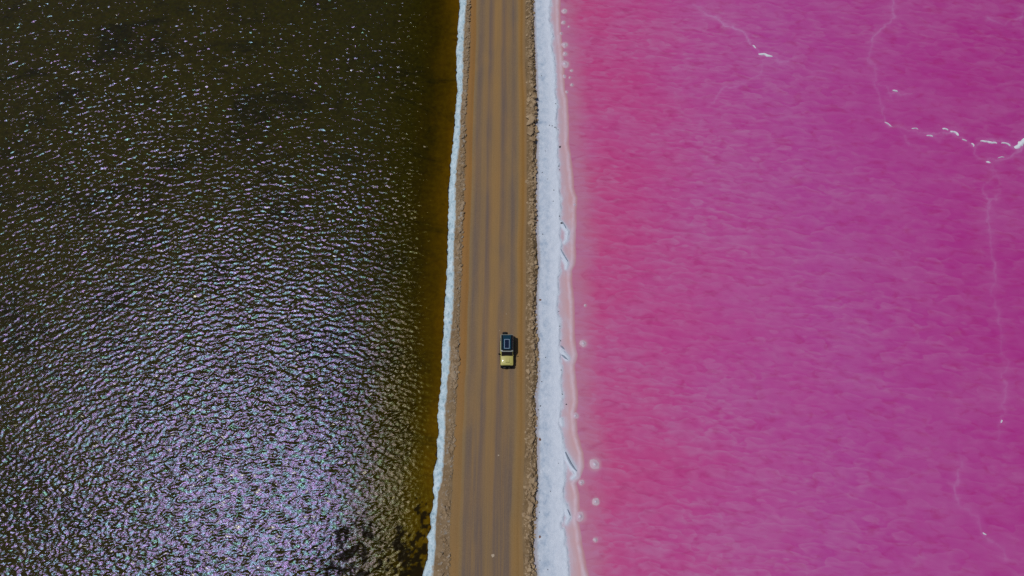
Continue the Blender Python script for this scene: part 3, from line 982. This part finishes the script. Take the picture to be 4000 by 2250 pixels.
M_SLAB = mat_plain('grey_salt_slab', (0.30, 0.36, 0.46), 0.8, 0.2, vary=0.35)


def slab(pts, w, label):
    w_ = [at(a, b, 0.15) for a, b in pts]
    cx, cy = w_[len(w_) // 2]
    bm = bmesh.new()
    rows = []
    n = len(w_)
    for i, (x, y) in enumerate(w_):
        a = w_[max(0, i - 1)]; b = w_[min(n - 1, i + 1)]
        tx, ty = b[0] - a[0], b[1] - a[1]
        L = math.hypot(tx, ty)
        nx, ny = -ty / L, tx / L
        if nx < 0:
            nx, ny = -nx, -ny
        f = i / (n - 1)
        wd = w * (0.25 + math.sin(math.pi * min(1, f * 0.9 + 0.08)) * 0.9)
        # upturned lip: high edge, sloping face, underside
        prof = [(-wd, 0.00), (-wd * 0.8, 0.20), (wd * 0.1, 0.24), (wd, 0.04), (wd, -0.06), (-wd, -0.06)]
        rows.append([bm.verts.new((x - cx + nx * s, y - cy + ny * s, z)) for s, z in prof])
    for a, b in zip(rows[:-1], rows[1:]):
        for k in range(6):
            bm.faces.new((a[k], b[k], b[(k + 1) % 6], a[(k + 1) % 6]))
    bm.faces.new(rows[0]); bm.faces.new(list(reversed(rows[-1])))
    bmesh.ops.recalc_face_normals(bm, faces=bm.faces)
    me = bpy.data.meshes.new('salt_slab')
    bm.to_mesh(me); bm.free()
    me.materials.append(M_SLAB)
    o = bpy.data.objects.new('salt_slab', me)
    C.objects.link(o)
    o.location = (cx, cy, 0.14)
    tag(o, label, 'salt slab', 'upturned slabs of salt crust')


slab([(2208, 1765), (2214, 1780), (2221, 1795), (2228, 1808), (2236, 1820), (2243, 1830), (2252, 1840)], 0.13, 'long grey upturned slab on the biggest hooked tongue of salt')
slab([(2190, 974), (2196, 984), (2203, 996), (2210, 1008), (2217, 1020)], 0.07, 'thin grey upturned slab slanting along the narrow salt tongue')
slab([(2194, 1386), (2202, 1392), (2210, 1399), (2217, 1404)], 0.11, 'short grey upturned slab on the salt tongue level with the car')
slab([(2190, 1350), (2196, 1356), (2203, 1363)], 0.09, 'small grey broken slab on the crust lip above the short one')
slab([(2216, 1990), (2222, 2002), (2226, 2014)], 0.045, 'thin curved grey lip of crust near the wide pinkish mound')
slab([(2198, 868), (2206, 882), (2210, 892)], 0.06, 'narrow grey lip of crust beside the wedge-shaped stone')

# ------------------------------------------------------------------ the car
PAINT = mat_plain('sand_paint', (0.47, 0.435, 0.125), 0.42, 0.4, vary=0.05, coat=0.25)
GLASS = mat_plain('dark_glass', (0.008, 0.010, 0.014), 0.06, 0.5)
BLACK = mat_plain('black_plastic', (0.008, 0.008, 0.010), 0.75, 0.1, vary=0.3)
RUBBER = mat_plain('tyre_rubber', (0.022, 0.020, 0.020), 0.85, 0.2, vary=0.3)
STEEL = mat_plain('rim_steel', (0.25, 0.25, 0.26), 0.4, 0.5, metal=0.8)
RACK = mat_plain('teal_rack_cover', (0.006, 0.036, 0.066), 0.75, 0.08, vary=0.2)
ALU = mat_plain('aluminium_frame', (0.34, 0.48, 0.66), 0.6, 0.4, metal=0.0)
CELL = mat_plain('solar_cell', (0.004, 0.012, 0.045), 0.15, 0.5, vary=0.2)
LAMP = mat_plain('lamp_glass', (0.03, 0.03, 0.034), 0.5, 0.15)
REDL = mat_plain('tail_lamp', (0.35, 0.01, 0.01), 0.2, 0.5)
GREYR = mat_plain('roof_paint', (0.34, 0.38, 0.34), 0.4, 0.5, vary=0.05, coat=0.4)

car = bpy.data.objects.new('off_road_car', None)
C.objects.link(car)
tag(car, 'sand-coloured off-road car with dark roof rack, solar panel and rear spare wheel', 'car')


def part(name, bm, mat, parent=car, smooth=True):
    bmesh.ops.recalc_face_normals(bm, faces=bm.faces)
    me = bpy.data.meshes.new(name)
    bm.to_mesh(me); bm.free()
    me.materials.append(mat)
    if smooth:
        for p in me.polygons:
            p.use_smooth = True
        try:
            me.set_sharp_from_angle(angle=math.radians(35))
        except Exception:
            pass
    o = bpy.data.objects.new(name, me)
    C.objects.link(o)
    o.parent = parent
    return o


def loft(rings, cap=True):
    bm = bmesh.new()
    rows = [[bm.verts.new(p) for p in r] for r in rings]
    n = len(rows[0])
    for a, b in zip(rows[:-1], rows[1:]):
        for k in range(n):
            bm.faces.new((a[k], a[(k + 1) % n], b[(k + 1) % n], b[k]))
    if cap:
        bm.faces.new(rows[0]); bm.faces.new(list(reversed(rows[-1])))
    return bm


def rrect(hw, y0, y1, z, r, seg=3):
    """rounded rectangle ring at height z"""
    pts = []
    for cx, cy, a0 in ((hw - r, y1 - r, 0), (-hw + r, y1 - r, 90), (-hw + r, y0 + r, 180), (hw - r, y0 + r, 270)):
        for k in range(seg + 1):
            a = math.radians(a0 + 90 * k / seg)
            pts.append((cx + r * math.cos(a), cy + r * math.sin(a), z))
    return pts


def boxbm(x0, x1, y0, y1, z0, z1, bev=0.02):
    bm = bmesh.new()
    bmesh.ops.create_cube(bm, size=1)
    for v in bm.verts:
        v.co = ((x0 + x1) / 2 + v.co.x * (x1 - x0), (y0 + y1) / 2 + v.co.y * (y1 - y0), (z0 + z1) / 2 + v.co.z * (z1 - z0))
    if bev:
        bmesh.ops.bevel(bm, geom=list(bm.edges), offset=bev, segments=2, affect='EDGES')
    return bm


def prism(poly_yz, x0, x1):
    bm = bmesh.new()
    a = [bm.verts.new((x0, y, z)) for y, z in poly_yz]
    b = [bm.verts.new((x1, y, z)) for y, z in poly_yz]
    n = len(a)
    for k in range(n):
        bm.faces.new((a[k], a[(k + 1) % n], b[(k + 1) % n], b[k]))
    bm.faces.new(a); bm.faces.new(list(reversed(b)))
    return bm


# lower shell (front of the car points to -y)
part('body', loft([rrect(0.80, -2.30, 1.72, 0.46, 0.14), rrect(0.865, -2.36, 1.77, 0.60, 0.16), rrect(0.875, -2.36, 1.78, 0.88, 0.18), rrect(0.855, -2.33, 1.77, 1.06, 0.18),
                  rrect(0.82, -2.22, 1.76, 1.12, 0.2)]), PAINT)
# bonnet: crowned panel
rings = []
for f in np.linspace(0, 1, 9):
    y = -2.34 + f * 1.24
    hw_ = 0.775 + 0.05 * min(1, f * 5)
    zc = 1.085 + 0.115 * math.sin(min(1, f * 1.3) * math.pi / 2)
    row = [(-hw_, y, 1.04)]
    for s in np.linspace(-1, 1, 13):
        row.append((s * hw_, y + 0.07 * s * s * (1 - f), zc + 0.05 * (1 - s * s) - 0.05 * abs(s) ** 6 - (0.05 if f == 0 else 0)))
    row.append((hw_, y, 1.04))
    rings.append(row)
bonnet = part('bonnet', loft(rings), PAINT)
part('bonnet_scoop', prism([(-1.98, 1.19), (-1.965, 1.285), (-1.90, 1.305), (-1.35, 1.285), (-1.33, 1.22)], -0.18, 0.36), PAINT, bonnet, False)
part('scoop_mouth', prism([(-1.995, 1.19), (-1.99, 1.27), (-1.975, 1.275), (-1.975, 1.19)], -0.17, 0.35), BLACK, bonnet, False)
part('aerial', prism([(-2.28, 1.06), (-2.10, 1.10), (-2.10, 1.21), (-2.28, 1.16)], 0.545, 0.57), BLACK, bonnet, False)
# greenhouse
part('cabin', loft([rrect(0.83, -1.16, 1.75, 1.08, 0.12), rrect(0.80, -1.02, 1.74, 1.25, 0.12), rrect(0.775, -0.62, 1.70, 1.80, 0.12)]), PAINT)
part('roof', loft([rrect(0.79, -0.66, 1.71, 1.79, 0.13), rrect(0.795, -0.655, 1.71, 1.84, 0.13), rrect(0.76, -0.60, 1.68, 1.885, 0.12), rrect(0.5, -0.4, 1.5, 1.90, 0.1)]), GREYR)


def quad(name, pts, mat, thick=0.012, parent=car):
    bm = bmesh.new()
    v = [Vector(p) for p in pts]
    n = (v[1] - v[0]).cross(v[2] - v[0]).normalized() * thick
    a = [bm.verts.new(p + n) for p in v]; b = [bm.verts.new(p - n) for p in v]
    k = len(v)
    for i in range(k):
        bm.faces.new((a[i], a[(i + 1) % k], b[(i + 1) % k], b[i]))
    bm.faces.new(a); bm.faces.new(list(reversed(b)))
    return part(name, bm, mat, parent, False)


ws = quad('windscreen', [(-0.735, -1.10, 1.175), (0.735, -1.10, 1.175), (0.70, -0.655, 1.79), (-0.70, -0.655, 1.79)], GLASS, 0.02)
for x0, x1 in ((-0.62, -0.05), (0.02, 0.6)):
    quad('wiper', [(x0, -1.135, 1.205), (x1, -1.09, 1.235), (x1, -1.07, 1.262), (x0, -1.115, 1.232)], BLACK, 0.012, ws)
quad('rear_window', [(-0.62, 1.748, 1.24), (0.62, 1.748, 1.24), (0.58, 1.712, 1.70), (-0.58, 1.712, 1.70)], GLASS, 0.015)
for s in (-1, 1):
    for y0, y1, y0t, y1t in ((-0.80, 0.02, -0.52, 0.02), (0.10, 0.82, 0.10, 0.82), (0.90, 1.58, 0.90, 1.56)):
        quad('side_window', [(s * 0.797, y0, 1.27), (s * 0.797, y1, 1.27), (s * 0.786, y1t, 1.69), (s * 0.786, y0t, 1.69)], GLASS, 0.012)
    for y0, y1 in ((-1.02, 0.05), (0.07, 0.95)):
        d = part('door', boxbm(s * 0.855, s * 0.889, y0, y1, 0.58, 1.06, 0.01), PAINT)
        part('handle', boxbm(s * 0.885, s * 0.91, y1 - 0.22, y1 - 0.08, 0.96, 1.0, 0.005), BLACK, d)
    part('side_step', boxbm(s * 0.82, s * 0.97, -1.05, 0.98, 0.36, 0.42, 0.015), BLACK)
    m = part('mirror', boxbm(s * 0.93, s * 1.10, -0.93, -0.82, 1.20, 1.42, 0.03), BLACK)
    part('mirror_arm', boxbm(s * 0.79, s * 0.95, -0.90, -0.85, 1.22, 1.28, 0.01), BLACK, m)
    part('gutter', boxbm(s * 0.79, s * 0.835, -0.60, 1.68, 1.77, 1.81, 0.006), GREYR)
    for yc in (-1.52, 1.12):
        bm = bmesh.new()
        arc = [(yc + 0.50 * math.cos(a), 0.42 + 0.50 * math.sin(a)) for a in np.linspace(0, math.pi, 11)]
        arc2 = [(yc + 0.43 * math.cos(a), 0.42 + 0.43 * math.sin(a)) for a in np.linspace(math.pi, 0, 11)]
        part('wheel_arch_flare', prism(arc + arc2, s * 0.84, s * 0.94), BLACK)
    part('headlight', boxbm(s * 0.52, s * 0.80, -2.395, -2.33, 0.80, 0.98, 0.03), LAMP)
    part('tail_light', boxbm(s * 0.70, s * 0.86, 1.765, 1.80, 0.80, 1.04, 0.015), REDL)
part('grille', boxbm(-0.50, 0.50, -2.40, -2.34, 0.76, 1.02, 0.02), BLACK)
part('rear_bumper', boxbm(-0.86, 0.86, 1.74, 1.93, 0.44, 0.62, 0.04), BLACK)


def tube(path, r, seg=8):
    rings = []
    P = [Vector(p) for p in path]
    for i, p in enumerate(P):
        t = (P[min(i + 1, len(P) - 1)] - P[max(i - 1, 0)]).normalized()
        up = Vector((0, 0, 1)) if abs(t.z) < 0.9 else Vector((0, 1, 0))
        a = t.cross(up).normalized(); b = t.cross(a).normalized()
        rings.append([p + a * r * math.cos(k * 2 * math.pi / seg) + b * r * math.sin(k * 2 * math.pi / seg) for k in range(seg)])
    return loft(rings)


bb = part('bull_bar', loft([rrect(0.80, -2.58, -2.34, 0.44, 0.10), rrect(0.86, -2.64, -2.34, 0.50, 0.11), rrect(0.86, -2.64, -2.34, 0.68, 0.11), rrect(0.80, -2.60, -2.36, 0.74, 0.10)]), BLACK)
part('hoop', tube([(-0.62, -2.52, 0.70), (-0.60, -2.55, 1.00), (-0.48, -2.55, 1.08), (0.48, -2.55, 1.08), (0.60, -2.55, 1.00), (0.62, -2.52, 0.70)], 0.035), BLACK, bb)
for s in (-1, 1):
    part('side_hoop', tube([(s * 0.62, -2.54, 0.92), (s * 0.78, -2.50, 0.92), (s * 0.84, -2.42, 0.88), (s * 0.84, -2.38, 0.70)], 0.03), BLACK, bb)
    part('driving_light', boxbm(s * 0.22, s * 0.42, -2.66, -2.58, 0.78, 0.96, 0.05), LAMP, bb)


def wheel(name, loc, axis, r, w):
    root = None
    prof = [(w / 2, r * 0.62), (w / 2, r * 0.86), (w / 2 * 0.82, r * 0.97), (w / 2 * 0.3, r), (-w / 2 * 0.3, r), (-w / 2 * 0.82, r * 0.97), (-w / 2, r * 0.86), (-w / 2, r * 0.62)]
    seg = 28

    def spin(pr):
        rings = []
        for k in range(seg + 1):
            a = 2 * math.pi * k / seg
            row = []
            for t, q in pr:
                c, s_ = math.cos(a) * q, math.sin(a) * q
                row.append((t, c, s_) if axis == 'x' else (c, t, s_))
            rings.append(row)
        return loft(rings, cap=False)
    bm = spin(prof)
    bmesh.ops.remove_doubles(bm, verts=bm.verts, dist=1e-5)
    root = bpy.data.objects.new(name, None)
    C.objects.link(root)
    root.parent = car
    root.location = loc
    ty = part('tyre', bm, RUBBER, root)
    bm = spin([(w * 0.36, 0.02), (w * 0.36, r * 0.2), (w * 0.22, r * 0.45), (w * 0.42, r * 0.63), (-w * 0.42, r * 0.63), (-w * 0.2, r * 0.45), (-w * 0.2, 0.02)])
    bmesh.ops.remove_doubles(bm, verts=bm.verts, dist=1e-5)
    part('rim', bm, STEEL, root)
    return root


for s in (-1, 1):
    for yc in (-1.52, 1.12):
        wheel('wheel', (s * 0.76, yc, 0.39), 'x', 0.39, 0.25)
wheel('spare_wheel', (-0.26, 2.06, 1.06), 'y', 0.375, 0.26)
part('spare_carrier', boxbm(-0.36, -0.16, 1.75, 2.0, 0.96, 1.16, 0.02), BLACK)
part('ladder', tube([(0.45, 1.79, 0.66), (0.45, 1.86, 0.8), (0.45, 1.84, 1.5), (0.45, 1.74, 1.9)], 0.02), BLACK)
part('rear_rail', boxbm(0.15, 0.72, 1.80, 1.86, 1.20, 1.26, 0.012), GREYR)
# roof rack with cover and solar panel
rk = part('roof_rack', loft([rrect(0.74, -0.44, 1.58, 1.985, 0.05), rrect(0.77, -0.47, 1.60, 2.0, 0.05), rrect(0.77, -0.47, 1.60, 2.06, 0.05), rrect(0.75, -0.45, 1.58, 2.075, 0.04)]), BLACK)
for s in (-1, 1):
    for yc in (-0.30, 0.55, 1.4):
        part('rack_foot', boxbm(s * 0.60, s * 0.70, yc - 0.05, yc + 0.05, 1.84, 1.995, 0.01), BLACK, rk)
    part('rack_rail', tube([(s * 0.74, -0.42, 2.12), (s * 0.74, 0.6, 2.12), (s * 0.74, 1.55, 2.12)], 0.03), BLACK, rk)
part('rack_cover', loft([rrect(0.55, -0.40, 1.58, 2.06, 0.04), rrect(0.56, -0.41, 1.58, 2.10, 0.04), rrect(0.555, -0.40, 1.575, 2.125, 0.04)]), RACK, rk)
fr = bmesh.new()
sp = bpy.data.objects.new('solar_panel', None)
C.objects.link(sp); sp.parent = car
sp.location = (0.0, 0.34, 2.125)
hw_, hl = 0.34, 0.635
for x0, x1, y0, y1 in ((-hw_, hw_, -hl, -hl + 0.042), (-hw_, hw_, hl - 0.042, hl), (-hw_, -hw_ + 0.042, -hl + 0.042, hl - 0.042), (hw_ - 0.042, hw_, -hl + 0.042, hl - 0.042)):
    part('frame_bar', boxbm(x0, x1, y0, y1, 0.0, 0.05, 0), ALU, sp, False)
for i in range(4):
    for j in range(9):
        cw, ch = (2 * hw_ - 0.12) / 4, (2 * hl - 0.12) / 9
        x0 = -hw_ + 0.06 + i * cw; y0 = -hl + 0.06 + j * ch
        part('cell', boxbm(x0 + 0.005, x0 + cw - 0.005, y0 + 0.005, y0 + ch - 0.005, 0.004, 0.032, 0), CELL, sp, False)
part('backing', boxbm(-hw_ + 0.05, hw_ - 0.05, -hl + 0.05, hl - 0.05, -0.002, 0.01, 0), BLACK, sp, False)
part('light_bar', boxbm(-0.60, 0.60, -0.56, -0.49, 1.96, 2.03, 0.02), BLACK, rk)

cx, cy = at(1980.5, 1367, 0.62)
car.location = (cx, cy, float(road_height(np.array(cx), np.array(cy))) - 0.005)
car.rotation_euler = (0, 0, math.radians(0.3))
